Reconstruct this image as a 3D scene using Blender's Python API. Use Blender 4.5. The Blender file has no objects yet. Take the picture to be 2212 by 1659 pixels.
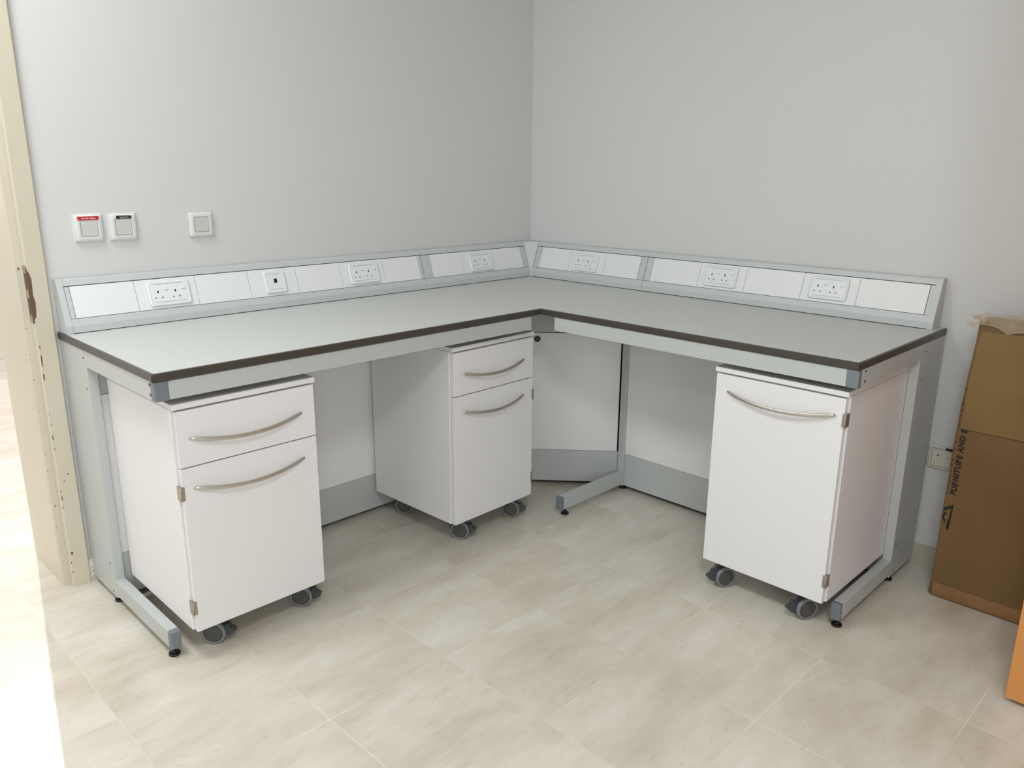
import bpy, bmesh, math, random
from mathutils import Vector, Matrix
random.seed(7)
S = bpy.context.scene
COL = S.collection

# ------------------------------------------------------------------ camera
yaw, pitch, roll = [math.radians(a) for a in (44.7393, -15.1791, 0.4379)]
fw = Vector((math.cos(pitch)*math.cos(yaw), math.cos(pitch)*math.sin(yaw), math.sin(pitch)))
rt0 = Vector((math.sin(yaw), -math.cos(yaw), 0)); up0 = rt0.cross(fw)
rt = rt0*math.cos(roll) + up0*math.sin(roll); up = up0*math.cos(roll) - rt0*math.sin(roll)
cd = bpy.data.cameras.new('camera'); cam = bpy.data.objects.new('camera', cd); COL.objects.link(cam)
M = Matrix.Identity(4)
for i in range(3):
    M[i][0] = rt[i]; M[i][1] = up[i]; M[i][2] = -fw[i]
M[0][3], M[1][3], M[2][3] = -3.0068, -2.8514, 1.4255
cam.matrix_world = M
cd.sensor_fit = 'HORIZONTAL'; cd.sensor_width = 36.0; cd.lens = 1712.6/2212*36.0; cd.clip_start = 0.02
S.camera = cam

# ------------------------------------------------------------------ world, sun, lamps, exposure
S.view_settings.view_transform = 'Standard'; S.view_settings.look = 'None'
S.view_settings.gamma = 1.0; S.view_settings.use_curve_mapping = False
S.view_settings.exposure = -0.06
W = bpy.data.worlds.new('sky'); S.world = W; W.use_nodes = True
bg = W.node_tree.nodes['Background']; bg.inputs['Color'].default_value = (1.0, 0.95, 0.93, 1); bg.inputs['Strength'].default_value = 1.5

def sun(name, d, strength, color, angle):
    l = bpy.data.lights.new(name, 'SUN'); l.energy = strength; l.color = color; l.angle = math.radians(angle)
    o = bpy.data.objects.new(name, l); COL.objects.link(o)
    o.rotation_euler = Vector(d).to_track_quat('-Z', 'Y').to_euler(); o.location = (-2, 4, 4)
    return o
sun('sun', (-0.225, -1.0, -0.85), 1.15, (1.0, 0.87, 0.84), 0.5)

def lamp(name, loc, size, power, color):
    l = bpy.data.lights.new(name, 'AREA'); l.shape = 'SQUARE'; l.size = size; l.energy = power; l.color = color
    o = bpy.data.objects.new(name, l); COL.objects.link(o); o.location = loc
    return o
lamp('ceiling_lamp', (-2.9, -3.1, 2.86), 0.6, 38, (0.97, 0.985, 1.0))
lamp('ceiling_lamp', (-2.9, -0.6, 2.86), 0.6, 29, (0.94, 0.985, 1.0))
lamp('ceiling_lamp', (-4.4, -1.9, 2.86), 0.6, 15, (0.94, 0.985, 1.0))
# fill light added in an invented window opening of the back wall, behind the viewer
wl = lamp('added_fill_light', (-4.2, -5.04, 1.6), 1.3, 41, (0.92, 0.97, 1.0)); wl.rotation_euler = (math.radians(90), 0, 0)

# ------------------------------------------------------------------ materials
def mat(name, col, rough=0.5, metal=0.0, spec=0.5, noise=0.0, nscale=40.0, bump=0.0, bscale=200.0):
    m = bpy.data.materials.new(name); m.use_nodes = True
    nt = m.node_tree; b = nt.nodes['Principled BSDF']
    b.inputs['Roughness'].default_value = rough; b.inputs['Metallic'].default_value = metal
    b.inputs['Specular IOR Level'].default_value = spec
    tc = nt.nodes.new('ShaderNodeTexCoord')
    n = nt.nodes.new('ShaderNodeTexNoise'); n.inputs['Scale'].default_value = nscale; n.inputs['Detail'].default_value = 3
    nt.links.new(tc.outputs['Object'], n.inputs['Vector'])
    mx = nt.nodes.new('ShaderNodeMix'); mx.data_type = 'RGBA'
    mx.inputs[6].default_value = tuple(c*(1-noise) for c in col) + (1,)
    mx.inputs[7].default_value = tuple(min(1, c*(1+noise)) for c in col) + (1,)
    nt.links.new(n.outputs['Fac'], mx.inputs[0]); nt.links.new(mx.outputs[2], b.inputs['Base Color'])
    if bump > 0:
        n2 = nt.nodes.new('ShaderNodeTexNoise'); n2.inputs['Scale'].default_value = bscale; n2.inputs['Detail'].default_value = 2
        nt.links.new(tc.outputs['Object'], n2.inputs['Vector'])
        bp = nt.nodes.new('ShaderNodeBump'); bp.inputs['Strength'].default_value = bump; bp.inputs['Distance'].default_value = 0.001
        nt.links.new(n2.outputs['Fac'], bp.inputs['Height']); nt.links.new(bp.outputs['Normal'], b.inputs['Normal'])
    return m
def lin(r, g, b):
    f = lambda c: (c/255/12.92) if c/255 <= 0.04045 else ((c/255+0.055)/1.055)**2.4
    return (f(r), f(g), f(b))

MW_wall = mat('wall_paint', lin(213, 213, 212), 0.55, noise=0.012, nscale=3, bump=0.12, bscale=60)
M_ceil = mat('ceiling_paint', lin(222, 222, 220), 0.8)
M_white = mat('white_laminate', lin(230, 229, 230), 0.38, noise=0.004)
M_plate = mat('white_plate', lin(229, 231, 231), 0.4)
M_plastic = mat('white_plastic', lin(229, 232, 232), 0.35)
M_swplastic = mat('white_switch_plastic', lin(217, 218, 217), 0.35)
M_trunk = mat('light_grey_trunking', lin(196, 200, 200), 0.4, noise=0.01, nscale=300)
M_grey = mat('silver_powder_coat', lin(187, 191, 190), 0.38, metal=0.0, spec=0.6, noise=0.01, nscale=300)
M_panel = mat('white_service_panel', lin(234, 234, 234), 0.45)
M_top = mat('worktop_laminate', lin(200, 202, 199), 0.45, spec=0.3, noise=0.01, nscale=200)
M_edge = mat('dark_edge_band', lin(66, 61, 55), 0.35)
M_cap = mat('grey_plastic_cap', lin(116, 123, 130), 0.45)
M_dark = mat('black_plastic', lin(18, 18, 18), 0.4)
M_gap = mat('dark_seam', lin(60, 62, 62), 0.8)
M_line = mat('grey_line', lin(120, 122, 122), 0.7)
M_fline = mat('faint_grey_line', lin(176, 178, 178), 0.7)
M_steel = mat('brushed_steel', lin(200, 194, 186), 0.30, metal=0.85, noise=0.05, nscale=150)
M_hinge = mat('nickel_hinge', lin(168, 158, 147), 0.35, metal=0.7)
M_tyre = mat('grey_tyre', lin(122, 125, 126), 0.5)
M_disc = mat('charcoal_disc', lin(78, 76, 76), 0.45)
M_hood = mat('slate_hood', lin(66, 70, 74), 0.4)
M_cream = mat('cream_paint', lin(207, 200, 181), 0.35, noise=0.03, nscale=6, bump=0.15, bscale=50)
M_brownchip = mat('bare_wood_chip', lin(104, 82, 60), 0.8, noise=0.2)
M_red = mat('red_label', lin(190, 38, 40), 0.5)
M_black = mat('black_label', lin(28, 28, 30), 0.5)
M_whiteink = mat('white_ink', lin(225, 215, 212), 0.6)
M_ink = mat('black_ink', lin(34, 28, 20), 0.7)
M_card = mat('cardboard', lin(121, 93, 57), 0.75, noise=0.05, nscale=9, bump=0.1, bscale=90)
M_card2 = mat('cardboard_sheet', lin(132, 106, 63), 0.75, noise=0.04, nscale=9)
M_tapeb = mat('brown_packing_tape', lin(150, 112, 72), 0.3, noise=0.04)
M_beech = mat('orange_beech_laminate', lin(206, 140, 78), 0.4, noise=0.05, nscale=12)
M_plaster = mat('rough_plaster', lin(205, 200, 186), 0.8, noise=0.08, nscale=60, bump=0.8, bscale=70)

def floor_material():
    m = bpy.data.materials.new('beige_floor_tile'); m.use_nodes = True
    nt = m.node_tree; N = nt.nodes; L = nt.links; b = N['Principled BSDF']
    tc = N.new('ShaderNodeTexCoord')
    mp = N.new('ShaderNodeMapping'); mp.inputs['Location'].default_value = (0.0475+4.02, 0.030+8.04, 0)
    L.new(tc.outputs['Object'], mp.inputs['Vector'])
    br = N.new('ShaderNodeTexBrick'); br.offset = 0.0; br.squash = 1.0
    br.inputs['Scale'].default_value = 1.0; br.inputs['Brick Width'].default_value = 0.402; br.inputs['Row Height'].default_value = 0.402
    br.inputs['Mortar Size'].default_value = 0.0011; br.inputs['Mortar Smooth'].default_value = 0.4
    br.inputs['Color1'].default_value = (0, 0, 0, 1); br.inputs['Color2'].default_value = (1, 1, 1, 1); br.inputs['Mortar'].default_value = (0.5, 0.5, 0.5, 1)
    L.new(mp.outputs['Vector'], br.inputs['Vector'])
    # per-tile jump of the marbling
    sc = N.new('ShaderNodeVectorMath'); sc.operation = 'SCALE'; sc.inputs[3].default_value = 7.0
    L.new(br.outputs['Color'], sc.inputs[0])
    ad = N.new('ShaderNodeVectorMath'); ad.operation = 'ADD'; L.new(tc.outputs['Object'], ad.inputs[0]); L.new(sc.outputs[0], ad.inputs[1])
    st = N.new('ShaderNodeMapping'); st.inputs['Scale'].default_value = (1.0, 2.6, 1); L.new(ad.outputs[0], st.inputs['Vector'])
    n1 = N.new('ShaderNodeTexNoise'); n1.inputs['Scale'].default_value = 3.0; n1.inputs['Detail'].default_value = 6; n1.inputs['Roughness'].default_value = 0.6
    n1.inputs['Distortion'].default_value = 0.2
    L.new(st.outputs[0], n1.inputs['Vector'])
    r1 = N.new('ShaderNodeValToRGB'); e = r1.color_ramp.elements
    e[0].position = 0.30; e[0].color = lin(196, 187, 171) + (1,)
    e[1].position = 0.70; e[1].color = lin(219, 214, 204) + (1,)
    k = r1.color_ramp.elements.new(0.5); k.color = lin(208, 202, 188) + (1,)
    L.new(n1.outputs['Fac'], r1.inputs[0])
    # small pale and dark flecks
    n2 = N.new('ShaderNodeTexNoise'); n2.inputs['Scale'].default_value = 26.0; n2.inputs['Detail'].default_value = 5; n2.inputs['Roughness'].default_value = 0.7
    L.new(st.outputs[0], n2.inputs['Vector'])
    r2 = N.new('ShaderNodeValToRGB'); e = r2.color_ramp.elements
    e[0].position = 0.30; e[0].color = (0.86, 0.84, 0.80, 1); e[1].position = 0.72; e[1].color = (1.10, 1.10, 1.09, 1)
    k = r2.color_ramp.elements.new(0.42); k.color = (1, 1, 1, 1)
    k = r2.color_ramp.elements.new(0.62); k.color = (1, 1, 1, 1)
    L.new(n2.outputs['Fac'], r2.inputs[0])
    mu = N.new('ShaderNodeMix'); mu.data_type = 'RGBA'; mu.blend_type = 'MULTIPLY'; mu.inputs[0].default_value = 1.0
    L.new(r1.outputs[0], mu.inputs[6]); L.new(r2.outputs[0], mu.inputs[7])
    # grout, broken up so that it fades in and out
    n3 = N.new('ShaderNodeTexNoise'); n3.inputs['Scale'].default_value = 2.6; n3.inputs['Detail'].default_value = 2
    L.new(tc.outputs['Object'], n3.inputs['Vector'])
    r3 = N.new('ShaderNodeValToRGB'); e = r3.color_ramp.elements
    e[0].position = 0.50; e[0].color = (0.08, 0.08, 0.08, 1); e[1].position = 0.62; e[1].color = (0.95, 0.95, 0.95, 1)
    L.new(n3.outputs['Fac'], r3.inputs[0])
    gm = N.new('ShaderNodeMath'); gm.operation = 'MULTIPLY'; L.new(br.outputs['Fac'], gm.inputs[0]); L.new(r3.outputs[0], gm.inputs[1])
    mg = N.new('ShaderNodeMix'); mg.data_type = 'RGBA'; mg.inputs[7].default_value = lin(236, 230, 216) + (1,)
    L.new(gm.outputs[0], mg.inputs[0]); L.new(mu.outputs[2], mg.inputs[6])
    L.new(mg.outputs[2], b.inputs['Base Color'])
    b.inputs['Roughness'].default_value = 0.24; b.inputs['Specular IOR Level'].default_value = 0.45
    return m
M_floor = floor_material()
M_skirt = mat('beige_tile_skirting', lin(190, 182, 166), 0.3, noise=0.05, nscale=12)
M_pave = mat('pale_corridor_paving', lin(205, 198, 186), 0.6, noise=0.03, nscale=4)

def tape_material():
    m = mat('clear_packing_tape', lin(196, 178, 150), 0.2, bump=0.8, bscale=60)
    m.node_tree.nodes['Principled BSDF'].inputs['Alpha'].default_value = 0.55
    return m
M_tape = tape_material()

# ------------------------------------------------------------------ mesh helpers
def bm_new(): return bmesh.new()
def bevel_new(bm, verts, w, seg=2):
    vs = set(verts); es = [e for e in bm.edges if e.verts[0] in vs and e.verts[1] in vs]
    bmesh.ops.bevel(bm, geom=es, offset=w, segments=seg, affect='EDGES', profile=0.5, clamp_overlap=True)
def box(bm, x0, x1, y0, y1, z0, z1, bev=0.0, seg=2):
    t = bmesh.new(); r = bmesh.ops.create_cube(t, size=1.0)
    for v in r['verts']:
        v.co = Vector(((x0+x1)/2 + v.co.x*(x1-x0), (y0+y1)/2 + v.co.y*(y1-y0), (z0+z1)/2 + v.co.z*(z1-z0)))
    if bev: bmesh.ops.bevel(t, geom=t.edges[:], offset=bev, segments=seg, affect='EDGES', profile=0.5, clamp_overlap=True)
    merge(bm, t)
def merge(bm, t, mtx=None):
    if mtx is not None: bmesh.ops.transform(t, matrix=mtx, verts=t.verts[:])
    mp = {v: bm.verts.new(v.co) for v in t.verts}
    for f in t.faces:
        try:
            nf = bm.faces.new([mp[v] for v in f.verts]); nf.smooth = f.smooth
        except ValueError: pass
    t.free()
def prism(bm, pts, fn0, fn1):
    """side walls between two copies of a polygon; fn0/fn1 map a 2-D point to 3-D"""
    a = [bm.verts.new(fn0(*p)) for p in pts]; b = [bm.verts.new(fn1(*p)) for p in pts]
    n = len(pts)
    bm.faces.new(a[::-1]); bm.faces.new(b)
    for i in range(n): bm.faces.new([a[i], a[(i+1) % n], b[(i+1) % n], b[i]])
def cyl(bm, c, axis, r, h, seg=28, bev=0.0, r2=None):
    t = bmesh.new()
    bmesh.ops.create_cone(t, cap_ends=True, segments=seg, radius1=r, radius2=(r if r2 is None else r2), depth=h)
    if bev:
        es = [e for e in t.edges if abs(e.verts[0].co.z-e.verts[1].co.z) < 1e-6]
        bmesh.ops.bevel(t, geom=es, offset=bev, segments=2, affect='EDGES', profile=0.5)
    for f in t.faces: f.smooth = len(f.verts) == 4
    q = Vector((0, 0, 1)).rotation_difference(Vector(axis).normalized())
    merge(bm, t, Matrix.Translation(Vector(c)) @ q.to_matrix().to_4x4())
def ring(bm, c, axis, r0, r1, h, seg=36):
    t = bmesh.new(); L = []
    for (r, z) in ((r0, -h/2), (r1-0.002, -h/2), (r1, -h/2+0.002), (r1, h/2-0.002), (r1-0.002, h/2), (r0, h/2)):
        L.append([t.verts.new((r*math.cos(2*math.pi*i/seg), r*math.sin(2*math.pi*i/seg), z)) for i in range(seg)])
    for j in range(len(L)):
        A, B = L[j], L[(j+1) % len(L)]
        for i in range(seg):
            f = t.faces.new([A[i], A[(i+1) % seg], B[(i+1) % seg], B[i]]); f.smooth = True
    q = Vector((0, 0, 1)).rotation_difference(Vector(axis).normalized())
    merge(bm, t, Matrix.Translation(Vector(c)) @ q.to_matrix().to_4x4())
def tube(bm, pts, ra, rb, seg=12):
    """swept tube with elliptical section and tapered ends; pts: (Vector, scale)"""
    rows = []
    for i, (p, s) in enumerate(pts):
        a = pts[max(0, i-1)][0]; b = pts[min(len(pts)-1, i+1)][0]
        t = (b-a).normalized(); u = Vector((0, 0, 1)); n = t.cross(u).normalized(); u = n.cross(t).normalized()
        rows.append([bm.verts.new(p + n*(ra*s*math.cos(k*2*math.pi/seg)) + u*(rb*s*math.sin(k*2*math.pi/seg))) for k in range(seg)])
    for A, B in zip(rows, rows[1:]):
        for k in range(seg):
            f = bm.faces.new([A[k], A[(k+1) % seg], B[(k+1) % seg], B[k]]); f.smooth = True
    bm.faces.new(rows[0][::-1]); bm.faces.new(rows[-1])

def obj(name, bm, m, parent=None, off=None, label=None):
    bmesh.ops.recalc_face_normals(bm, faces=bm.faces[:])
    me = bpy.data.meshes.new(name); bm.to_mesh(me); bm.free()
    for mm in (m if isinstance(m, (list, tuple)) else [m]): me.materials.append(mm)
    o = bpy.data.objects.new(name, me); COL.objects.link(o)
    if parent is not None:
        o.parent = parent
        if off == 'world':          # geometry given in room coordinates under a thing's empty
            p = parent; t = Vector((0, 0, 0))
            while p is not None: t += p.location; p = p.parent
            o.location = -t
    if label: o['label'] = label
    return o
def thing(name, label, cat, loc, rz=0.0, group=None):
    o = bpy.data.objects.new(name, None); COL.objects.link(o); o.empty_display_size = 0.05
    o.location = loc; o.rotation_euler = (0, 0, rz); o['label'] = label; o['category'] = cat
    if group: o['group'] = group
    return o
def tag(o, label, cat, group=None):
    o['label'] = label; o['category'] = cat
    if group: o['group'] = group
    return o
def structure(o): o['kind'] = 'structure'; return o

# ================================================================== the room
H_ROOM = 2.9
b = bm_new(); box(b, -5.2, 0.15, -5.0, 5.2, -0.12, 0.0); structure(obj('floor', b, M_floor))
b = bm_new(); box(b, -5.3, 0.15, -5.1, 0.337, H_ROOM, H_ROOM+0.1); structure(obj('ceiling', b, M_ceil))
b = bm_new()
box(b, -2.300, 0.15, 0.0, 0.337, 0, H_ROOM); box(b, -5.3, -3.280, 0.0, 0.337, 0, H_ROOM); box(b, -3.280, -2.300, 0.0, 0.337, 2.10, H_ROOM)
structure(obj('wall_left', b, MW_wall))
b = bm_new(); box(b, 0.0, 0.15, -5.1, 0.0, 0, H_ROOM); structure(obj('wall_right', b, MW_wall))
b = bm_new()
box(b, -5.3, -4.87, -5.1, -5.0, 0, H_ROOM); box(b, -3.53, 0.0, -5.1, -5.0, 0, H_ROOM)
box(b, -4.87, -3.53, -5.1, -5.0, 0, 0.93); box(b, -4.87, -3.53, -5.1, -5.0, 2.27, H_ROOM)  # invented window opening, cut for the added fill light
structure(obj('wall_back', b, MW_wall))
b = bm_new(); box(b, -5.3, -5.2, -5.0, 0.0, 0, H_ROOM); structure(obj('wall_side', b, MW_wall))
# parapet at the far side of the sunlit walkway beyond the doorway
b = bm_new(); box(b, -5.2, 0.15, 4.6, 4.75, 0, 1.05); structure(obj('wall_walkway', b, MW_wall))
# skirting tiles along the right wall
b = bm_new(); y = -0.19
while y > -4.9:
    box(b, -0.010, 0.0, y-0.4, y-0.0015, 0.0, 0.083, 0.001); y -= 0.402
structure(obj('baseboard_right', b, M_skirt))
# rough plaster patch where the skirting is missing beside the door frame
b = bm_new(); t = bmesh.new()
nx, nz = 10, 12
def rp(i, j):
    x = -2.256 + 0.075*i/nx; z = 0.090*j/nz
    if j == nz: z += random.uniform(-0.012, 0.006)
    yy = -0.012 - random.uniform(0, 0.004)
    if j == nz or i == nx: yy = -0.001
    return t.verts.new((x, yy, z))
G = [[rp(i, j) for j in range(nz+1)] for i in range(nx+1)]
for i in range(nx):
    for j in range(nz): t.faces.new([G[i][j], G[i+1][j], G[i+1][j+1], G[i][j+1]])
merge(b, t)
box(b, -2.256, -2.185, -0.004, 0.0, 0, 0.08)
structure(obj('baseboard_left', b, M_plaster))

# ---- door frame (architrave, rebate, jamb lining and head)
b = bm_new()
prof = [(-2.256, 0.0), (-2.256, -0.014), (-2.260, -0.018), (-2.311, -0.018), (-2.315, -0.014), (-2.315, 0.020), (-2.333, 0.020), (-2.337, 0.024), (-2.337, 0.337), (-2.300, 0.337), (-2.300, 0.0)]
prism(b, prof, lambda x, y: Vector((x, y, 0)), lambda x, y: Vector((x, y, 2.10)))
mir = [(-5.58-x, y) for x, y in prof]
prism(b, mir, lambda x, y: Vector((x, y, 0)), lambda x, y: Vector((x, y, 2.10)))
box(b, -3.265, -2.315, -0.018, 0.0, 2.085, 2.144); box(b, -3.243, -2.337, 0.0, 0.337, 2.063, 2.10)
door_frame = structure(obj('trim_1', b, M_cream))
# strike plate and the hacked-out pocket beside it
b = bm_new()
chip = [(-2.3155, 1.121), (-2.311, 1.104), (-2.307, 1.098), (-2.303, 1.077), (-2.304, 1.050), (-2.305, 1.029), (-2.301, 1.004), (-2.303, 0.975), (-2.305, 0.958), (-2.311, 0.950), (-2.311, 0.938), (-2.3155, 0.938)]
prism(b, chip, lambda x, z: Vector((x, -0.0186, z)), lambda x, z: Vector((x, -0.0170, z)))
obj('chipped_pocket', b, M_brownchip, door_frame, label='bare wood where the paint and timber are hacked away')
b = bm_new(); box(b, -2.3162, -2.3148, -0.017, 0.012, 0.940, 1.122, 0.0004)
sp = obj('strike_plate', b, M_hinge, door_frame, label='worn metal strike plate')
b = bm_new(); box(b, -2.3168, -2.3150, -0.0165, 0.000, 1.046, 1.098); box(b, -2.3168, -2.3150, -0.0165, 0.000, 0.965, 1.019)
obj('latch_hole', b, M_dark, sp, label='black latch slots')
b = bm_new()
for (x, z, h, w) in [(-2.308, .859, .012, .003), (-2.308, .815, .045, .004), (-2.309, .761, .026, .004), (-2.310, .635, .006, .002), (-2.309, .598, .006, .002),
                     (-2.310, .553, .022, .003), (-2.310, .513, .010, .002), (-2.282, .418, .006, .004), (-2.296, .395, .005, .004), (-2.311, .361, .010, .002),
                     (-2.310, .337, .022, .003), (-2.311, .303, .010, .002), (-2.311, .096, .008, .003), (-2.311, .061, .008, .003), (-2.305, .130, .010, .008)]:
    pts = [(x-w/2, z+h*.2), (x-w*.2, z+h/2), (x+w/2, z+h*.3), (x+w*.4, z-h*.4), (x, z-h/2), (x-w*.5, z-h*.2)]
    prism(b, pts, lambda x, z: Vector((x, -0.0184, z)), lambda x, z: Vector((x, -0.0170, z)))
for (x, z, h) in [(-2.325, 1.110, .010), (-2.329, .919, .005), (-2.330, .834, .004), (-2.330, .749, .006), (-2.331, .491, .005), (-2.331, .428, .006), (-2.325, .301, .008), (-2.331, .222, .004), (-2.329, .64, .004)]:
    cyl(b, (x, 0.0197, z), (0, 1, 0), h*0.32, 0.001, 8)
obj('paint_chips', b, M_brownchip, door_frame, label='dark chips and screw holes in the cream paint')

# ================================================================== worktop
AX, DY, DX, BY = -2.240, -0.767, -0.745, -2.004
ZT, ZU, EO = 0.900, 0.8765, 0.0085
wt = thing('worktop', 'L-shaped pale grey laboratory worktop with dark rounded edge, on the silver bench frames', 'worktop', (-0.745, -0.767, ZU))
b = bm_new(); box(b, AX, -0.7378, DY, -0.002, ZU, ZT)
obj('worktop_panel', b, M_top, wt, 'world')
b = bm_new()
box(b, -0.7372, -0.002, BY, -0.002, ZU, ZT)
box(b, DX, -0.7372, BY, DY, ZU, ZT)
obj('worktop_panel', b, M_top, wt, 'world')
b = bm_new()
box(b, AX-EO, AX, DY-EO, -0.002, ZU, ZT, 0.0045, 3)
box(b, AX-EO, DX-0.0001, DY-EO, DY, ZU, ZT, 0.0045, 3)
box(b, DX-EO, DX, BY-EO, DY-0.0001, ZU, ZT, 0.0045, 3)
box(b, DX-EO, -0.002, BY-EO, BY, ZU, ZT, 0.0045, 3)
obj('edge_band', b, M_edge, wt, 'world', label='dark brown rounded edging')

# ================================================================== bench frames
ZR0, ZR1 = 0.822, 0.8755          # top rails
FZ0, FZ1 = 0.031, 0.088           # foot bars
LO = -2.244; LI = -2.213          # left leg outer / inner x
RO = -2.011; RI = -1.980          # right leg outer / inner y
PY = -0.228; PX = -0.222          # service panel faces
def foot_pad(parent, x, y):
    b = bm_new(); cyl(b, (x, y, 0.004), (0, 0, 1), 0.017, 0.008, 20, 0.002); cyl(b, (x, y, 0.012), (0, 0, 1), 0.012, 0.008, 16, r2=0.006)
    cyl(b, (x, y, 0.022), (0, 0, 1), 0.005, 0.022, 12)
    obj('levelling_foot', b, M_dark, parent, 'world', label='black adjustable levelling foot')

# ---- left arm frame
lf = thing('bench_frame', 'silver metal frame and white back panels under the left arm of the worktop', 'bench frame', (-1.5, -0.4, 0))
b = bm_new()
box(b, LO, LI, -0.238, -0.004, 0.022, ZR1, 0.0015)
box(b, LO, LI, -0.745, -0.236, ZR0, ZR1, 0.0015)
box(b, LO, LI, -0.656, -0.236, FZ0, FZ1, 0.0015)
obj('end_leg', b, M_grey, lf, 'world')
for (y, z) in [(-0.222, .849), (-0.218, .749), (-0.207, .140), (-0.205, .037)]:
    b = bm_new(); cyl(b, (LO, y, z), (1, 0, 0), 0.0035, 0.0016, 12); obj('screw', b, M_dark, lf, 'world')
for z in (.8655, .838):
    b = bm_new(); cyl(b, (LO, -0.742, z), (1, 0, 0), 0.0042, 0.0016, 14); obj('screw', b, M_dark, lf, 'world')
b = bm_new(); box(b, LO-.0002, -2.206, -0.7705, -0.7455, ZR0-.0005, ZR1, 0.002); obj('rail_end_cap', b, M_cap, lf, 'world', label='dark grey plastic corner cap')
b = bm_new(); box(b, LO-.0002, LI+.0002, -0.6775, -0.6560, FZ0-.0004, FZ1+.0004, 0.003); obj('foot_end_cap', b, M_cap, lf, 'world', label='grey plastic end cap of the foot bar')
b = bm_new(); box(b, -2.2055, -0.797, -0.768, -0.740, ZR0, ZR1-.001, 0.0015); obj('front_rail', b, M_grey, lf, 'world')
b = bm_new(); box(b, -0.797, -0.792, -0.765, -0.742, ZR0+.002, ZR1-.003, 0.001); obj('rail_plug', b, M_cap, lf, 'world')
foot_pad(lf, -2.229, -0.652); foot_pad(lf, -2.229, -0.214)
b = bm_new(); box(b, -2.2125, -0.692, PY, -0.212, 0.1745, 0.7245); obj('back_panel', b, M_panel, lf, 'world', label='white back panel')
b = bm_new(); box(b, -2.2125, -0.692, PY-.0005, -0.212, 0.022, 0.1730, 0.001); obj('kick_panel', b, M_grey, lf, 'world', label='silver lower kick panel')
b = bm_new(); box(b, -2.2125, -0.692, PY-.0005, -0.212, 0.7265, ZR1, 0.001); obj('upper_fascia', b, M_grey, lf, 'world', label='silver upper fascia')

# ---- diagonal corner unit
cp = thing('corner_panel', 'diagonal white corner panel with silver kick panel, between the two bench arms', 'panel', (-0.45, -0.50, 0))
P0 = Vector((-0.690, -0.237, 0)); P1 = Vector((-0.2185, -0.7705, 0)); dd = (P1-P0).normalized(); nn = Vector((-dd.y, dd.x, 0))
def diag(name, s0, s1, z0, z1, m, proud=0.0, label=None):
    b = bm_new(); L = (P1-P0).length
    a = P0+dd*s0; c = P0+dd*(L+s1)
    q = [a - nn*(-proud), c - nn*(-proud), c + nn*(-0.014) , a + nn*(-0.014)]
    q = [a+nn*proud*1.0, c+nn*proud*1.0, c-nn*0.014*(-1), a-nn*0.014*(-1)]
    prism(b, [(v.x, v.y) for v in q], lambda x, y: Vector((x, y, z0)), lambda x, y: Vector((x, y, z1)))
    return obj(name, b, m, cp, 'world', label=label)
diag('back_panel', 0.0, 0.0, 0.1745, 0.7225, M_panel, 0.0, 'white panel')
diag('kick_panel', 0.0, 0.012, 0.022, 0.1730, M_grey, -0.0006, 'silver lower kick panel')
diag('upper_fascia', 0.0, 0.012, 0.7265, ZR1, M_grey, -0.0006, 'silver upper fascia')
gc = P0 + dd*((Vector((-0.466, -0.491, 0))-P0).dot(dd))
b = bm_new(); cyl(b, (gc.x, gc.y, 0.6945), tuple(nn), 0.0145, 0.003, 28, 0.0008); obj('cable_grommet', b, M_dark, cp, 'world', label='round black cable hole')

# ---- right arm frame
rf = thing('bench_frame', 'silver metal frame and white back panels under the right arm of the worktop', 'bench frame', (-0.4, -1.4, 0))
b = bm_new()
box(b, -0.236, -0.004, RO, RI, 0.022, ZR1, 0.0015)
box(b, -0.727, -0.234, RO, RI, ZR0, ZR1, 0.0015)
box(b, -0.640, -0.234, RO, RI, FZ0, FZ1, 0.0015)
obj('end_leg', b, M_grey, rf, 'world')
for (x, z) in [(-0.192, .846), (-0.194, .747), (-0.205, .144), (-0.203, .040)]:
    b = bm_new(); cyl(b, (x, RO, z), (0, 1, 0), 0.0035, 0.0016, 12); obj('screw', b, M_dark, rf, 'world')
for z in (.868, .837):
    b = bm_new(); cyl(b, (-0.702, RO, z), (0, 1, 0), 0.0042, 0.0016, 14); obj('screw', b, M_dark, rf, 'world')
b = bm_new(); box(b, -0.7485, -0.7270, RO-.0002, -1.975, ZR0-.0005, ZR1, 0.002); obj('rail_end_cap', b, M_cap, rf, 'world', label='dark grey plastic corner cap')
b = bm_new(); box(b, -0.6615, -0.6400, RO-.0002, RI+.0002, FZ0-.0004, FZ1+.0004, 0.003); obj('foot_end_cap', b, M_cap, rf, 'world', label='grey plastic end cap of the foot bar')
b = bm_new(); box(b, -0.746, -0.718, -1.9745, -0.839, ZR0, ZR1-.001, 0.0015); obj('front_rail', b, M_grey, rf, 'world')
b = bm_new(); box(b, -0.743, -0.720, -0.839, -0.8365, ZR0+.002, ZR1-.003, 0.001); obj('rail_plug', b, M_grey, rf, 'world')
foot_pad(rf, -0.636, -1.996); foot_pad(rf, -0.205, -1.996)
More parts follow.
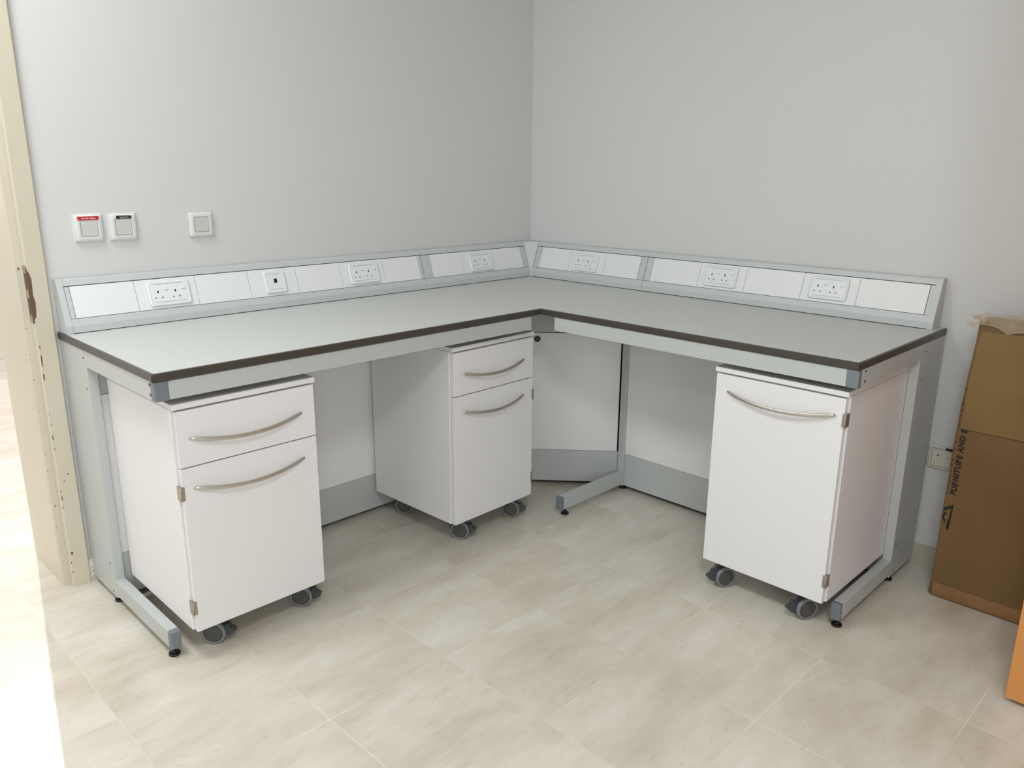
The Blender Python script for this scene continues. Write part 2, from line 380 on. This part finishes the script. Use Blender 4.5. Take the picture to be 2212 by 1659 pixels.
# middle C-leg
b = bm_new()
box(b, -0.236, -0.180, -0.822, -0.792, 0.022, ZR1, 0.0015)
box(b, -0.640, -0.234, -0.822, -0.792, FZ0, FZ1, 0.0015)
box(b, -0.600, -0.234, -0.822, -0.792, ZR0, ZR1, 0.0015)
obj('middle_leg', b, M_grey, rf, 'world')
b = bm_new(); box(b, -0.660, -0.640, -0.8222, -0.7918, FZ0-.0004, FZ1+.0004, 0.003); obj('foot_end_cap', b, M_cap, rf, 'world', label='grey plastic end cap of the foot bar')
foot_pad(rf, -0.616, -0.807); foot_pad(rf, -0.205, -0.807)
b = bm_new(); box(b, -0.218, -0.205, -0.7915, -0.7745, 0.176, ZR1); obj('gap_shade_strip', b, M_dark, cp, 'world', label='black strip painting the dark gap beside the middle leg')  # black strip stands in for the darkness of the void behind the panel
b = bm_new(); box(b, PX, -0.206, -1.9795, -0.8225, 0.1755, 0.7245); obj('back_panel', b, M_panel, rf, 'world', label='white back panel')
b = bm_new(); box(b, PX-.0005, -0.206, -1.9795, -0.8225, 0.022, 0.1740, 0.001); obj('kick_panel', b, M_grey, rf, 'world', label='silver lower kick panel')
b = bm_new(); box(b, PX-.0005, -0.206, -1.9795, -0.8225, 0.7265, ZR1, 0.001); obj('upper_fascia', b, M_grey, rf, 'world', label='silver upper fascia')
b = bm_new(); cyl(b, (PX, -1.106, 0.7000), (1, 0, 0), 0.0145, 0.003, 28, 0.0008); obj('cable_grommet', b, M_dark, rf, 'world', label='round black cable hole')

# ================================================================== dado trunking (electrical channel on the worktop)
# section: (distance from wall, height)
TZ = 0.9006
def fy(z): return 0.080 - (z-0.925)/0.143*0.048       # sloping face: distance from the wall at height z
def left_pt(s, d, z): return Vector((s, -d, z))
def right_pt(s, d, z): return Vector((-d, s, z))
def extrude(bm, sec, s0, s1, pt, e0=None, e1=None):
    prism(bm, sec, lambda d, z: pt(s0, d, z), lambda d, z: pt(s1, d, z))
SEC_LOW = [(0.004, TZ+.0020), (0.080, TZ+.0020), (0.080, 0.925), (fy(0.947), 0.947), (0.004, 0.947)]
SEC_TOP = [(0.004, 1.0505), (fy(1.0505), 1.0505), (fy(1.068), 1.068), (fy(1.070)-.002, 1.0710), (0.004, 1.0710)]
def slope_sec(z0, z1, proud, deep=0.006):
    nd, nz = 0.948, 0.318       # outward normal of the slope
    a = (fy(z0), z0); c = (fy(z1), z1)
    return [(a[0]+nd*proud, a[1]+nz*proud), (c[0]+nd*proud, c[1]+nz*proud), (c[0]-nd*deep, c[1]-nz*deep), (a[0]-nd*deep, a[1]-nz*deep)]
def trunking(label, pt, s0, s1, plates, strips, caps, loc):
    """s0 -> s1 along the wall; plates: list of (a, b); strips: grey filler strips; caps: list of (a, b)"""
    t = thing('dado_trunking', label, 'trunking', loc, group='bench trunking segments')
    b = bm_new(); extrude(b, SEC_LOW, s0, s1, pt); extrude(b, SEC_TOP, s0, s1, pt)
    obj('channel', b, M_trunk, t, 'world')
    b = bm_new(); extrude(b, slope_sec(0.930, 1.066, -0.0075, 0.009), s0, s1, pt); obj('backing', b, M_gap, t, 'world', label='dark channel behind the cover plates')
    b = bm_new(); extrude(b, [(0.010, TZ), (0.0785, TZ), (0.0785, TZ+.0022), (0.010, TZ+.0022)], s0, s1, pt); obj('base_shade_strip', b, M_dark, t, 'world', label='thin dark strip painting the shadow where the trunking meets the worktop')  # dark strip paints the shadow gap under the trunking
    b = bm_new()
    for z in (0.9475, 1.0490): extrude(b, slope_sec(z-.0008, z+.0012, -0.0020, 0.0072), s0, s1, pt)
    obj('shadow_gap', b, M_gap, t, 'world', label='dark gap above and below the cover plates')
    for (a, c) in plates:
        b = bm_new(); extrude(b, slope_sec(0.9488, 1.0480, 0.0, 0.0072), a+.0008, c-.0008, pt); obj('cover_plate', b, M_plate, t, 'world', label='white cover plate')
    for (a, c) in strips:
        b = bm_new(); extrude(b, slope_sec(0.9488, 1.0480, -0.0012, 0.0060), a+.0005, c-.0005, pt); obj('filler_strip', b, M_trunk, t, 'world')
    for (a, c) in caps:
        b = bm_new(); prism(b, [(0.002, TZ), (0.082, TZ), (0.082, 0.925), (0.034, 1.0705), (0.0325, 1.0725), (0.002, 1.0725)], lambda d, z: pt(a, d, z), lambda d, z: pt(c, d, z))
        obj('end_cap', b, M_trunk, t, 'world')
    return t
def pairs(L): return [(min(a, c), max(a, c)) for a, c in zip(L, L[1:])]
trunking('long silver and white trunking at the left end of the worktop, by the door', left_pt, -2.222, -0.7605,
         pairs([-2.205, -2.004, -1.794, -1.592, -1.391, -1.188, -0.974, -0.779]), [(-2.2205, -2.2055), (-0.7785, -0.7610)], [(-2.241, -2.222)], (-1.5, -0.04, TZ))
trunking('short silver and white trunking on the left wall, ending at the room corner', left_pt, -0.7592, -0.0870,
         pairs([-0.709, -0.518, -0.125]), [(-0.7585, -0.7105), (-0.1245, -0.0875)], [], (-0.43, -0.04, TZ))
trunking('short silver and white trunking on the right wall, starting at the room corner', right_pt, -0.0870, -0.7632,
         pairs([-0.124, -0.318, -0.531, -0.730]), [(-0.1235, -0.0875), (-0.7628, -0.7310)], [], (-0.04, -0.43, TZ))
trunking('long silver and white trunking at the right end of the worktop, near the cardboard box', right_pt, -0.7645, -1.967,
         pairs([-0.799, -1.0405, -1.2565, -1.497, -1.710, -1.950]), [(-0.7985, -0.7650), (-1.9665, -1.9510)], [(-1.987, -1.967)], (-0.04, -1.4, TZ))
b = bm_new()
v = [Vector(p) for p in [(-0.0865, -0.0815, TZ), (-0.0865, -0.0815, 0.925), (-0.0865, -0.034, 1.0715), (-0.034, -0.0865, 1.0715), (-0.0815, -0.0865, 0.925), (-0.0815, -0.0865, TZ), (-0.003, -0.0865, TZ), (-0.003, -0.0865, 1.0715), (-0.0865, -0.003, TZ), (-0.0865, -0.003, 1.0715), (-0.003, -0.003, TZ), (-0.003, -0.003, 1.0715)]]
vs = [b.verts.new(p) for p in v]
for f in [(0, 1, 4, 5), (1, 2, 3, 4), (2, 9, 11, 7, 3), (0, 5, 6, 10, 8), (0, 8, 9, 2, 1), (5, 4, 3, 7, 6), (8, 10, 11, 9), (6, 7, 11, 10)]:
    b.faces.new([vs[i] for i in f])
tag(obj('trunking_corner', b, M_trunk), 'grey corner piece joining the trunking of the two walls', 'trunking')

# ---- sockets on the sloping plates
def socket_matrix(pt, s, z):
    o = pt(s, fy(z)+.0003, z)
    sx = (pt(s+1, 0, 0)-pt(s, 0, 0))
    if pt is right_pt: sx = -sx            # reading direction, left to right in the room
    n2 = (0.948, 0.318)
    nrm = pt(0, n2[0], n2[1]) - pt(0, 0, 0)
    upv = nrm.cross(sx)
    R = Matrix((( sx.x, upv.x, nrm.x, o.x), (sx.y, upv.y, nrm.y, o.y), (sx.z, upv.z, nrm.z, o.z), (0, 0, 0, 1)))
    return R
def plate_shape(w, h, t1, t2):
    """rounded faceplate: wide sloping rim then a raised centre"""
    b = bm_new(); rows = []
    def rect(w, h, r, z, seg=5):
        out = []
        for (cx, cy, a0) in ((w/2-r, h/2-r, 0), (-w/2+r, h/2-r, 90), (-w/2+r, -h/2+r, 180), (w/2-r, -h/2+r, 270)):
            for k in range(seg+1):
                a = math.radians(a0+90*k/seg); out.append(b.verts.new((cx+r*math.cos(a), cy+r*math.sin(a), z)))
        return out
    for (dw, z, r) in ((0, 0, .010), (0, t1*.55, .010), (.003, t1*.85, .009), (.008, t1, .008), (.0165, t1, .004), (.0175, t1-.001, .004), (.0185, t2, .004)):
        rows.append(rect(w-dw, h-dw, r, z))
    for A, B in zip(rows, rows[1:]):
        for k in range(len(A)):
            f = b.faces.new([A[k], A[(k+1) % len(A)], B[(k+1) % len(A)], B[k]]); f.smooth = True
    b.faces.new(rows[-1]); b.faces.new(rows[0][::-1])
    return b
def double_socket(mw, label, group, lit=1):
    e = thing('double_socket', label, 'socket', (0, 0, 0), group=group); e.matrix_world = mw
    obj('faceplate', plate_shape(0.146, 0.086, 0.0085, 0.0088), M_plastic, e)
    for y in (0.0325, -0.0300):
        b = bm_new(); box(b, -0.052, 0.052, y-.0004, y+.0004, 0.0080, 0.0092); obj('seam_line', b, M_line, e)
    for dx in (-0.010, 0.051):
        b = bm_new(); box(b, dx-.0065, dx+.0065, 0.0105, 0.0270, 0.008, 0.0103, 0.001); r = obj('rocker_switch', b, M_plastic, e)
        b = bm_new(); box(b, dx-.0062, dx+.0062, 0.0094, 0.0105, 0.0086, 0.0094); obj('shadow_line', b, M_line, r)
    for dx in (-0.040, 0.020):
        b = bm_new(); box(b, dx-.0022, dx+.0022, 0.0015, 0.0105, 0.0082, 0.0092); obj('earth_slot', b, M_dark, e, label='black earth slot')
    for dx in (-0.050, -0.028, 0.010, 0.032):
        b = bm_new(); box(b, dx-.0032, dx+.0032, -0.0165, -0.0125, 0.0082, 0.0092); obj('pin_slot', b, M_line, e, label='grey pin slot')
    for dx in (-0.024, 0.030):
        b = bm_new(); box(b, dx-.002, dx+.002, -0.0432, -0.0428, 0.002, 0.0040); obj('fixing_slot', b, M_line, e)
    return e
GS = 'white double sockets along the trunking'
double_socket(socket_matrix(left_pt, -1.894, 0.9975), 'white double socket nearest the door, second plate from the left end of the trunking', GS)
double_socket(socket_matrix(left_pt, -1.077, 0.9970), 'white double socket on the long left trunking, second socket from the door', GS)
double_socket(socket_matrix(left_pt, -0.407, 0.9945), 'white double socket on the left wall, closest to the room corner', GS)
double_socket(socket_matrix(right_pt, -0.418, 0.9950), 'white double socket on the right wall, closest to the room corner', GS)
double_socket(socket_matrix(right_pt, -1.146, 0.9985), 'white double socket on the right wall, middle one of its three', GS)
double_socket(socket_matrix(right_pt, -1.602, 0.9990), 'white double socket on the right wall, nearest the cardboard box', GS)
e = thing('data_outlet', 'white single data outlet with a black square port, between two double sockets', 'data outlet', (0, 0, 0)); e.matrix_world = socket_matrix(left_pt, -1.488, 0.998)
obj('faceplate', plate_shape(0.088, 0.086, 0.0085, 0.0088), M_plastic, e)
for y in (0.0300, -0.0280):
    b = bm_new(); box(b, -0.026, 0.026, y-.0004, y+.0004, 0.0080, 0.0092); obj('seam_line', b, M_line, e)
b = bm_new(); box(b, -0.0065, 0.0065, -0.004, 0.012, 0.0082, 0.0093); box(b, -0.0065, -.003, -.0055, -0.004, 0.0082, 0.0093); obj('data_port', b, M_dark, e, label='black square data port')

# ---- wall switches
def wall_matrix(x, z): return Matrix(((1, 0, 0, x), (0, 0, -1, -0.0005), (0, 1, 0, z), (0, 0, 0, 1)))
def scribble(parent, x0, x1, y, z, m, n, h):
    b = bm_new(); w = (x1-x0)/n
    for i in range(n):
        xx = x0+w*(i+.1); hh = h*random.uniform(.3, 1); yy = y+random.uniform(-.15, .15)*h
        box(b, xx, xx+w*random.uniform(.35, .95), yy-hh/2, yy-hh/2+h*.28, z-.0003, z+.0002)
        if random.random() < .6: box(b, xx, xx+w*.25, yy-hh/2, yy+hh/2, z-.0003, z+.0002)
    obj('label_writing', b, m, parent)
def light_switch(x, z, label, lab=None):
    e = thing('light_switch', label, 'light switch', (0, 0, 0), group='white light switches on the left wall'); e.matrix_world = wall_matrix(x, z)
    b = bm_new(); rows = []
    def sup(w, h, bow, zz, n=10):
        out = []
        for k in range(4*n):
            s, t = divmod(k, n); u = -1+2*t/n
            w2, h2 = w/2, h/2; bo = bow*(1-u*u)
            p = [(w2*u, -h2-bo*0.6), (w2+bo, h2*u), (-w2*u, h2+bo*0.6), (-w2-bo, -h2*u)][s]
            out.append(b.verts.new((p[0], p[1], zz)))
        return out
    for (w, bow, zz) in ((.086, .001, 0), (.086, .001, .005), (.083, .001, .009), (.076, .001, .0115), (.062, .0, .0125), (.0535, 0, .0125), (.053, 0, .0115)):
        rows.append(sup(w, w, bow, zz))
    for A, B in zip(rows, rows[1:]):
        for k in range(len(A)):
            f = b.faces.new([A[k], A[(k+1) % len(A)], B[(k+1) % len(A)], B[k]]); f.smooth = True
    b.faces.new(rows[-1]); b.faces.new(rows[0][::-1])
    obj('switch_frame', b, M_swplastic, e)
    b = bm_new(); box(b, -.0258, .0258, -.0258, .0258, .0100, .0122); obj('gap', b, M_line, e, label='dark gap round the rocker')
    b = bm_new(); box(b, -.0250, .0250, -.0250, .0250, .0115, .0136, .0008)
    obj('rocker', b, M_rocker, e, label='flat off-white rocker')
    if lab:
        m, x0, x1, y0, y1, mw = lab
        b = bm_new(); box(b, x0, x1, y0, y1, .0122, .0134); l = obj('switch_label', b, m, e, label='%s printed label strip' % mw)
        scribble(l, x0+.012, x1-.008, (y0+y1)/2, .0136, M_whiteink, 12, (y1-y0)*.7)
    return e
M_rocker = mat('rocker_plastic', lin(203, 203, 198), 0.35)
light_switch(-2.111, 1.2275, 'white wall switch with a red label strip, leftmost above the worktop', (M_red, -.034, .031, .0268, .0385, 'red'))
light_switch(-2.003, 1.2265, 'white wall switch with a black label strip, beside the red-labelled one', (M_black, -.022, .027, .0280, .0385, 'black'))
light_switch(-1.734, 1.2240, 'plain white wall switch without a label, alone to the right of the labelled pair')
# painted-over filler ridge round the two labelled switches
b = bm_new()
for (cx, cz) in ((-2.111, 1.2275), (-2.003, 1.2265)):
    t = bmesh.new(); n = 40; inner = []; outer = []
    for k in range(n):
        s, q = divmod(k, n//4); u = -1+2*q/(n//4); w = .0435
        p = [(w*u, -w), (w, w*u), (-w*u, w), (-w, -w*u)][s]
        g = 1.03+random.uniform(0, .07)
        inner.append(t.verts.new((cx+p[0], -.0035, cz+p[1]))); outer.append(t.verts.new((cx+p[0]*g, 0.0, cz+p[1]*g)))
    for k in range(n): t.faces.new([inner[k], inner[(k+1) % n], outer[(k+1) % n], outer[k]])
    merge(b, t)
structure(obj('trim_2', b, MW_wall))

# ---- low socket on the right wall
e = thing('wall_socket', 'low white wall socket between the bench and the cardboard box', 'socket', (0, 0, 0))
e.matrix_world = Matrix(((0, 0, -1, -0.0005), (-1, 0, 0, -2.059), (0, 1, 0, 0.432), (0, 0, 0, 1)))
obj('faceplate', plate_shape(0.088, 0.088, 0.0080, 0.0070), mat('aged_white_plastic', lin(214, 210, 198), .4), e)
b = bm_new()
for (x0, x1, y0, y1) in ((-.033, .031, .0310, .0318), (-.033, .031, -.0345, -.0337), (-.0338, -.0330, -.0345, .0318), (.0310, .0318, -.0345, .0318)): box(b, x0, x1, y0, y1, .0066, .0082)
obj('seam_line', b, M_gap, e)
b = bm_new(); cyl(b, (-.013, .0085, .0074), (0, 0, 1), .0028, .002, 14); obj('earth_hole', b, M_dark, e, label='black earth hole')
b = bm_new(); box(b, -.030, -.022, -.016, -.014, .0066, .0076); box(b, -.006, .002, -.016, -.014, .0066, .0076); box(b, .016, .026, .000, .002, .0066, .0076); obj('pin_slot', b, M_fline, e)
b = bm_new(); box(b, .010, .036, .0325, .0415, .0068, .0092); obj('tag', b, M_black, e, label='small black tag')

# ================================================================== mobile cabinets
def handle_bm(x0, x1, yf, z, sag=0.020, bow=0.024):
    b = bm_new(); pts = []; n = 28
    for i in range(n+1):
        u = i/n; k = 1-(2*u-1)**2
        s = min(1, .55+.45*math.sin(min(1, min(u, 1-u)/.10)*math.pi/2))
        pts.append((Vector((x0+(x1-x0)*u, yf-.004-bow*k, z-sag*k)), s))
    tube(b, pts, 0.0032, 0.0062, 14)
    return b
def castor(parent, x, y, n, lever=1, brake=True):
    """twin-wheel castor; n: horizontal unit vector of the axle, toward the wheel that faces the room"""
    n = Vector((n[0], n[1], 0)).normalized(); p = Vector((-n.y, n.x, 0))*lever; c = Vector((x, y, 0.0375))
    b = bm_new(); cyl(b, (x, y, 0.0985), (0, 0, 1), 0.024, 0.012, 20); cyl(b, (x, y, 0.085), (0, 0, 1), 0.008, 0.02, 14)
    hood = obj('castor', b, M_hood, parent, label='grey twin-wheel swivel castor')
    # hood arched over the gap between the wheels
    b = bm_new(); prof = []
    for k in range(15):
        a = math.radians(-15+210*k/14); prof.append((0.040*math.cos(a), 0.040*math.sin(a)))
    for k in range(14, -1, -1):
        a = math.radians(-15+210*k/14); prof.append((0.012*math.cos(a), 0.012*math.sin(a)))
    prism(b, prof, lambda u, w: c+p*u+Vector((0, 0, w))-n*0.0075, lambda u, w: c+p*u+Vector((0, 0, w))+n*0.0075)
    box_c = c + Vector((0, 0, .043)); cyl(b, tuple(box_c), (0, 0, 1), .012, .016, 14)
    obj('hood', b, M_hood, hood)
    for s in (1, -1):
        b = bm_new(); wc = c+n*(0.017*s)
        ring(b, tuple(wc), tuple(n), 0.029, 0.0375, 0.016)
        cyl(b, tuple(wc), tuple(n), 0.0298, 0.010, 36)
        obj('wheel', b, M_tyre, hood)
        b = bm_new(); cyl(b, tuple(c+n*(0.0242*s)), tuple(n), 0.0272, 0.004, 36, 0.0015); obj('wheel_cover', b, M_disc, hood, label='charcoal wheel cover')
        b = bm_new(); ring(b, tuple(c+n*(0.0230*s)), tuple(n), 0.0265, 0.0300, 0.0036); obj('cover_groove', b, M_dark, hood)
    if brake:
        b = bm_new()
        pr = [(0.034, 0.022), (0.044, 0.026), (0.048, 0.012), (0.062, 0.006), (0.064, 0.000), (0.055, -0.008), (0.044, -0.014), (0.036, -0.012)]
        w = 0.012
        prism(b, pr, lambda u, q: c+p*u+Vector((0, 0, q))-n*w, lambda u, q: c+p*u+Vector((0, 0, q))+n*w)
        obj('brake_lever', b, M_hood, hood, label='dark brake lever')
    return hood
CW, CD = 0.443, 0.488
def cabinet(label, loc, rz, drawer, hinge_side, castors, hspan, inset):
    e = thing('mobile_cabinet', label, 'cabinet', loc, rz, 'white mobile cabinets under the bench')
    b = bm_new(); box(b, -CW/2, CW/2, 0.0195, CD, 0.105, 0.7835, 0.0012); obj('carcass', b, M_white, e)
    b = bm_new(); box(b, -CW/2, CW/2, 0.0, CD, 0.7845, 0.8005, 0.0012); obj('lid', b, M_white, e)
    dw = CW/2-.0065
    ztop = 0.6115 if drawer else 0.7785
    b = bm_new(); box(b, -dw, dw, 0.0, 0.0165, 0.1035, ztop, 0.0012); d = obj('door', b, M_white, e)
    hz = (0.5515 if drawer else 0.7245)
    obj('handle', handle_bm(hspan[0], hspan[1], 0.0, hz), M_steel, d, label='bowed brushed steel handle')
    if drawer:
        b = bm_new(); box(b, -dw, dw, 0.0, 0.0165, 0.6150, 0.7785, 0.0012); dr = obj('drawer', b, M_white, e)
        obj('handle', handle_bm(hspan[0], hspan[1], 0.0, 0.6985), M_steel, dr, label='bowed brushed steel handle')
    for z in ((0.540, 0.182) if drawer else (0.712, 0.182)):
        b = bm_new(); xs = hinge_side*(CW/2); box(b, min(xs, xs-hinge_side*.012), max(xs, xs-hinge_side*.012), -0.0014, 0.0012, z-.021, z+.021, .0006)
        box(b, min(xs+hinge_side*.0006, xs-hinge_side*.003), max(xs+hinge_side*.0006, xs-hinge_side*.003), -0.0010, 0.0235, z-.021, z+.021, .0006)
        cyl(b, (xs-hinge_side*.0012, -0.0006, z), (0, 0, 1), 0.0016, 0.042, 12)
        obj('hinge', b, M_hinge, e, label='nickel hinge knuckle')
    inv = Matrix.Rotation(-rz, 4, 'Z')
    for (wx, wy, wn, lev, br) in castors:
        q = inv @ Vector((wx-loc[0], wy-loc[1], 0)); n2 = inv @ Vector((wn[0], wn[1], 0))
        castor(e, q.x, q.y, n2, lev, br)
    return e
n1 = (-.70, -.716); n2 = (-.80, -.60); n3 = (-.50, -.866)
cabinet('white mobile cabinet with drawer over door, at the left end of the bench', (-1.9765, -0.752, 0), 0.0, True, -1,
        [(-2.105, -.669, n1, 1, True), (-1.80, -.667, n1, 1, True), (-2.105, -.330, n1, 1, False), (-1.80, -.330, n1, 1, False)], (-0.184, 0.168), 0)
cabinet('white mobile cabinet with drawer over door, in the middle near the inner corner', (-0.958, -0.731, 0), math.radians(1.4), True, 1,
        [(-1.083, -.662, n2, 1, True), (-.793, -.658, n2, 1, True), (-1.093, -.312, n1, 1, False), (-.80, -.31, n1, 1, False)], (-0.178, 0.160), 0)
cabinet('white mobile cabinet with a single tall door, at the right end of the bench', (-0.722, -1.758, 0), math.radians(-90), False, 1,
        [(-.665, -1.596, n3, -1, True), (-.661, -1.893, n3, -1, True), (-.33, -1.596, n3, -1, False), (-.33, -1.893, n3, -1, False)], (-0.170, 0.190), 0)

# ================================================================== cardboard box
PROF = [(0.0, -0.208), (0.02, -0.212), (0.22, -0.214), (0.554, -0.206), (0.756, -0.181), (0.945, -0.133), (0.975, -0.125)]
def bx(z):
    for (z0, x0), (z1, x1) in zip(PROF, PROF[1:]):
        if z <= z1: return x0+(x1-x0)*(z-z0)/(z1-z0)
    return PROF[-1][1]
YE = -2.141; YR = -2.93
cb = thing('cardboard_box', 'tall brown cardboard carton with black print, leaning by the right wall', 'box', (-0.12, -2.5, 0))
b = bm_new(); zs = [0.004, 0.02, 0.05, 0.12, 0.22, 0.35, 0.45, 0.554, 0.62, 0.69, 0.756, 0.82, 0.89, 0.945, 0.962]
ring_pts = []
random.seed(11)
for i, z in enumerate(zs):
    w = random.uniform(-.0015, .0015)
    xw = bx(z)+.075 if z > .5 else -0.100
    xb = max(bx(z)+.10, -0.105) if z < .7 else bx(z)+.10
    xb = min(xb, -0.016)
    c0 = 0.014 if z < .03 else 0.004
    P = [(bx(z)+c0*.6, YE+w), (bx(z), YE-c0+w), (bx(z)-.0004, YR), (xb, YR), (xb, YE+w)]
    ring_pts.append([b.verts.new((x, y + (0.006 if (z < .03 and k in (0, 1)) else 0), z)) for k, (x, y) in enumerate(P)])
for A, B in zip(ring_pts, ring_pts[1:]):
    for k in range(5): b.faces.new([A[k], A[(k+1) % 5], B[(k+1) % 5], B[k]])
b.faces.new(ring_pts[0][::-1]); b.faces.new(ring_pts[-1])
carton = obj('carton', b, M_card, cb, 'world')
def sheet(name, rows, y0f, y1, m, lift, thick, label):
    b = bm_new(); A = []
    for z in rows: A.append([b.verts.new((bx(z)-lift-thick, y0f(z), z)), b.verts.new((bx(z)-lift-thick, y1, z-0.0)), b.verts.new((bx(z)-lift, y1, z)), b.verts.new((bx(z)-lift, y0f(z), z))])
    for P, Q in zip(A, A[1:]):
        for k in range(4): b.faces.new([P[k], P[(k+1) % 4], Q[(k+1) % 4], Q[k]])
    b.faces.new(A[0][::-1]); b.faces.new(A[-1])
    return obj(name, b, m, cb, 'world', label=label)
sheet('overlapping_flap', [0.612, 0.65, 0.69, 0.756, 0.80, 0.86, 0.90, 0.93], lambda z: YE-0.010-(0.006 if z > .9 else 0), -2.90, M_card2, 0.0008, 0.005, 'lighter cardboard flap over the upper half')
sheet('bottom_tape', [0.006, 0.022, 0.040, 0.054], lambda z: YE-0.008, -2.90, M_tapeb, 0.0004, 0.0008, 'strip of brown tape along the bottom')
# crumpled clear tape over the top edge, with loose ends
b = bm_new(); random.seed(5); NX = 26; A = []
for i in range(NX+1):
    y = -2.139 - (0.76*i/NX); col = []
    lo = 0.946 + (0.006*math.sin(i*1.7)) - (0.012 if 2 < i < 7 else 0)
    for j in range(6):
        z = lo + (0.980-lo)*j/5; col.append(b.verts.new((bx(z)-0.0075-random.uniform(0, .004), y, z+random.uniform(-.002, .002))))
    for j in range(3): col.append(b.verts.new((bx(.96)+.004+.03*j, y, 0.981+random.uniform(-.003, .003))))
    A.append(col)
for P, Q in zip(A, A[1:]):
    for j in range(8): b.faces.new([P[j], P[j+1], Q[j+1], Q[j]])
def loose(pts):
    t = bmesh.new(); V = [[t.verts.new((x+dx, y, z)) for (y, z) in pr] for pr in pts for x, dx in ((-.150, random.uniform(-.012, .012)),)]
    for P, Q in zip(V, V[1:]): t.faces.new([P[0], P[1], Q[1], Q[0]])
    merge(b, t)
loose([[(-2.119, .982), (-2.121, .972)], [(-2.130, .981), (-2.131, .969)], [(-2.138, .983), (-2.140, .966)], [(-2.150, .981), (-2.150, .962)], [(-2.166, .977), (-2.165, .958)]])
loose([[(-2.103, .954), (-2.108, .946)], [(-2.116, .957), (-2.121, .943)], [(-2.130, .960), (-2.133, .942)], [(-2.146, .962), (-2.146, .944)]])
obj('clear_tape', b, M_tape, cb, 'world', label='crumpled clear tape with loose ends at the top edge')
# printing
def on_box(u, v, lift): # u = distance from the left edge, v = height
    return Vector((bx(v)-lift, YE-u, v))
cu = bpy.data.curves.new('txt', 'FONT'); cu.body = 'FURNITURE AND E'; cu.size = 0.0235; cu.shear = 0.12; cu.offset = 0.0013; cu.space_character = 1.16
to = bpy.data.objects.new('txt', cu); COL.objects.link(to); bpy.context.view_layer.update()
me = bpy.data.meshes.new_from_object(to.evaluated_get(bpy.context.evaluated_depsgraph_get())); bpy.data.objects.remove(to)
xs = [v.co.x for v in me.vertices]; k = (0.612-0.382)/(max(xs)-min(xs))
t = bmesh.new(); t.from_mesh(me); bpy.data.meshes.remove(me)
for v in t.verts:
    z = 0.382+(v.co.x-min(xs))*k; u = 0.0315-v.co.y
    v.co = on_box(u, z, 0.0008)
b = bm_new(); merge(b, t); prt = obj('printed_text', b, M_ink, cb, 'world', label='black text FURNITURE AND E running up the carton')
b = bm_new(); random.seed(3)
z = 0.384
while z < 0.752:
    h = random.uniform(.005, .010); w = random.uniform(.0025, .006)
    if not (.510 < z < .53):
        prism(b, [(0.0012, z), (w, z+h*.15), (w*.7, z+h*.8), (0.0012, z+h)], lambda u, v: on_box(u+.003, v, 0.0008), lambda u, v: on_box(u+.003, v, 0.0003))
    z += h+random.uniform(.004, .016)
obj('printed_edge_marks', b, M_ink, cb, 'world', label='cut-off black print wrapping round the edge')
b = bm_new()
def inkpoly(pts): prism(b, pts, lambda u, v: on_box(u, v, 0.0009), lambda u, v: on_box(u, v, 0.0003))
inkpoly([(.003, .331), (.031, .349), (.028, .335), (.003, .319)])
inkpoly([(.031, .349), (.0285, .332), (.020, .264), (.0265, .254)][::-1])
inkpoly([(.0275, .347), (.031, .349), (.0265, .254), (.0195, .262)])
inkpoly([(.003, .306), (.010, .318), (.014, .313), (.008, .300), (.016, .280), (.012, .280), (.003, .292)])
obj('printed_logo', b, M_ink, cb, 'world', label='black angular triangle logo')

# ================================================================== orange wooden cabinet at the frame's edge
oc = thing('wardrobe', 'tall orange beech-coloured wardrobe at the right edge, in front of the cardboard box', 'wardrobe', (-0.46, -2.75, 0))
b = bm_new(); box(b, -0.662, -0.262, -3.09, -2.489, 0.012, 1.98, 0.002); obj('carcass', b, M_beech, oc, 'world')
b = bm_new(); box(b, -0.680, -0.663, -3.088, -2.4885, 0.014, 1.955, 0.002); dd2 = obj('door', b, M_beech, oc, 'world')
b = bm_new(); box(b, -0.690, -0.250, -3.10, -2.480, 1.9805, 2.005, 0.003); obj('top', b, M_beech, oc, 'world')
b = bm_new(); box(b, -0.650, -0.290, -3.07, -2.51, 0.0, 0.012); obj('plinth', b, M_dark, oc, 'world')
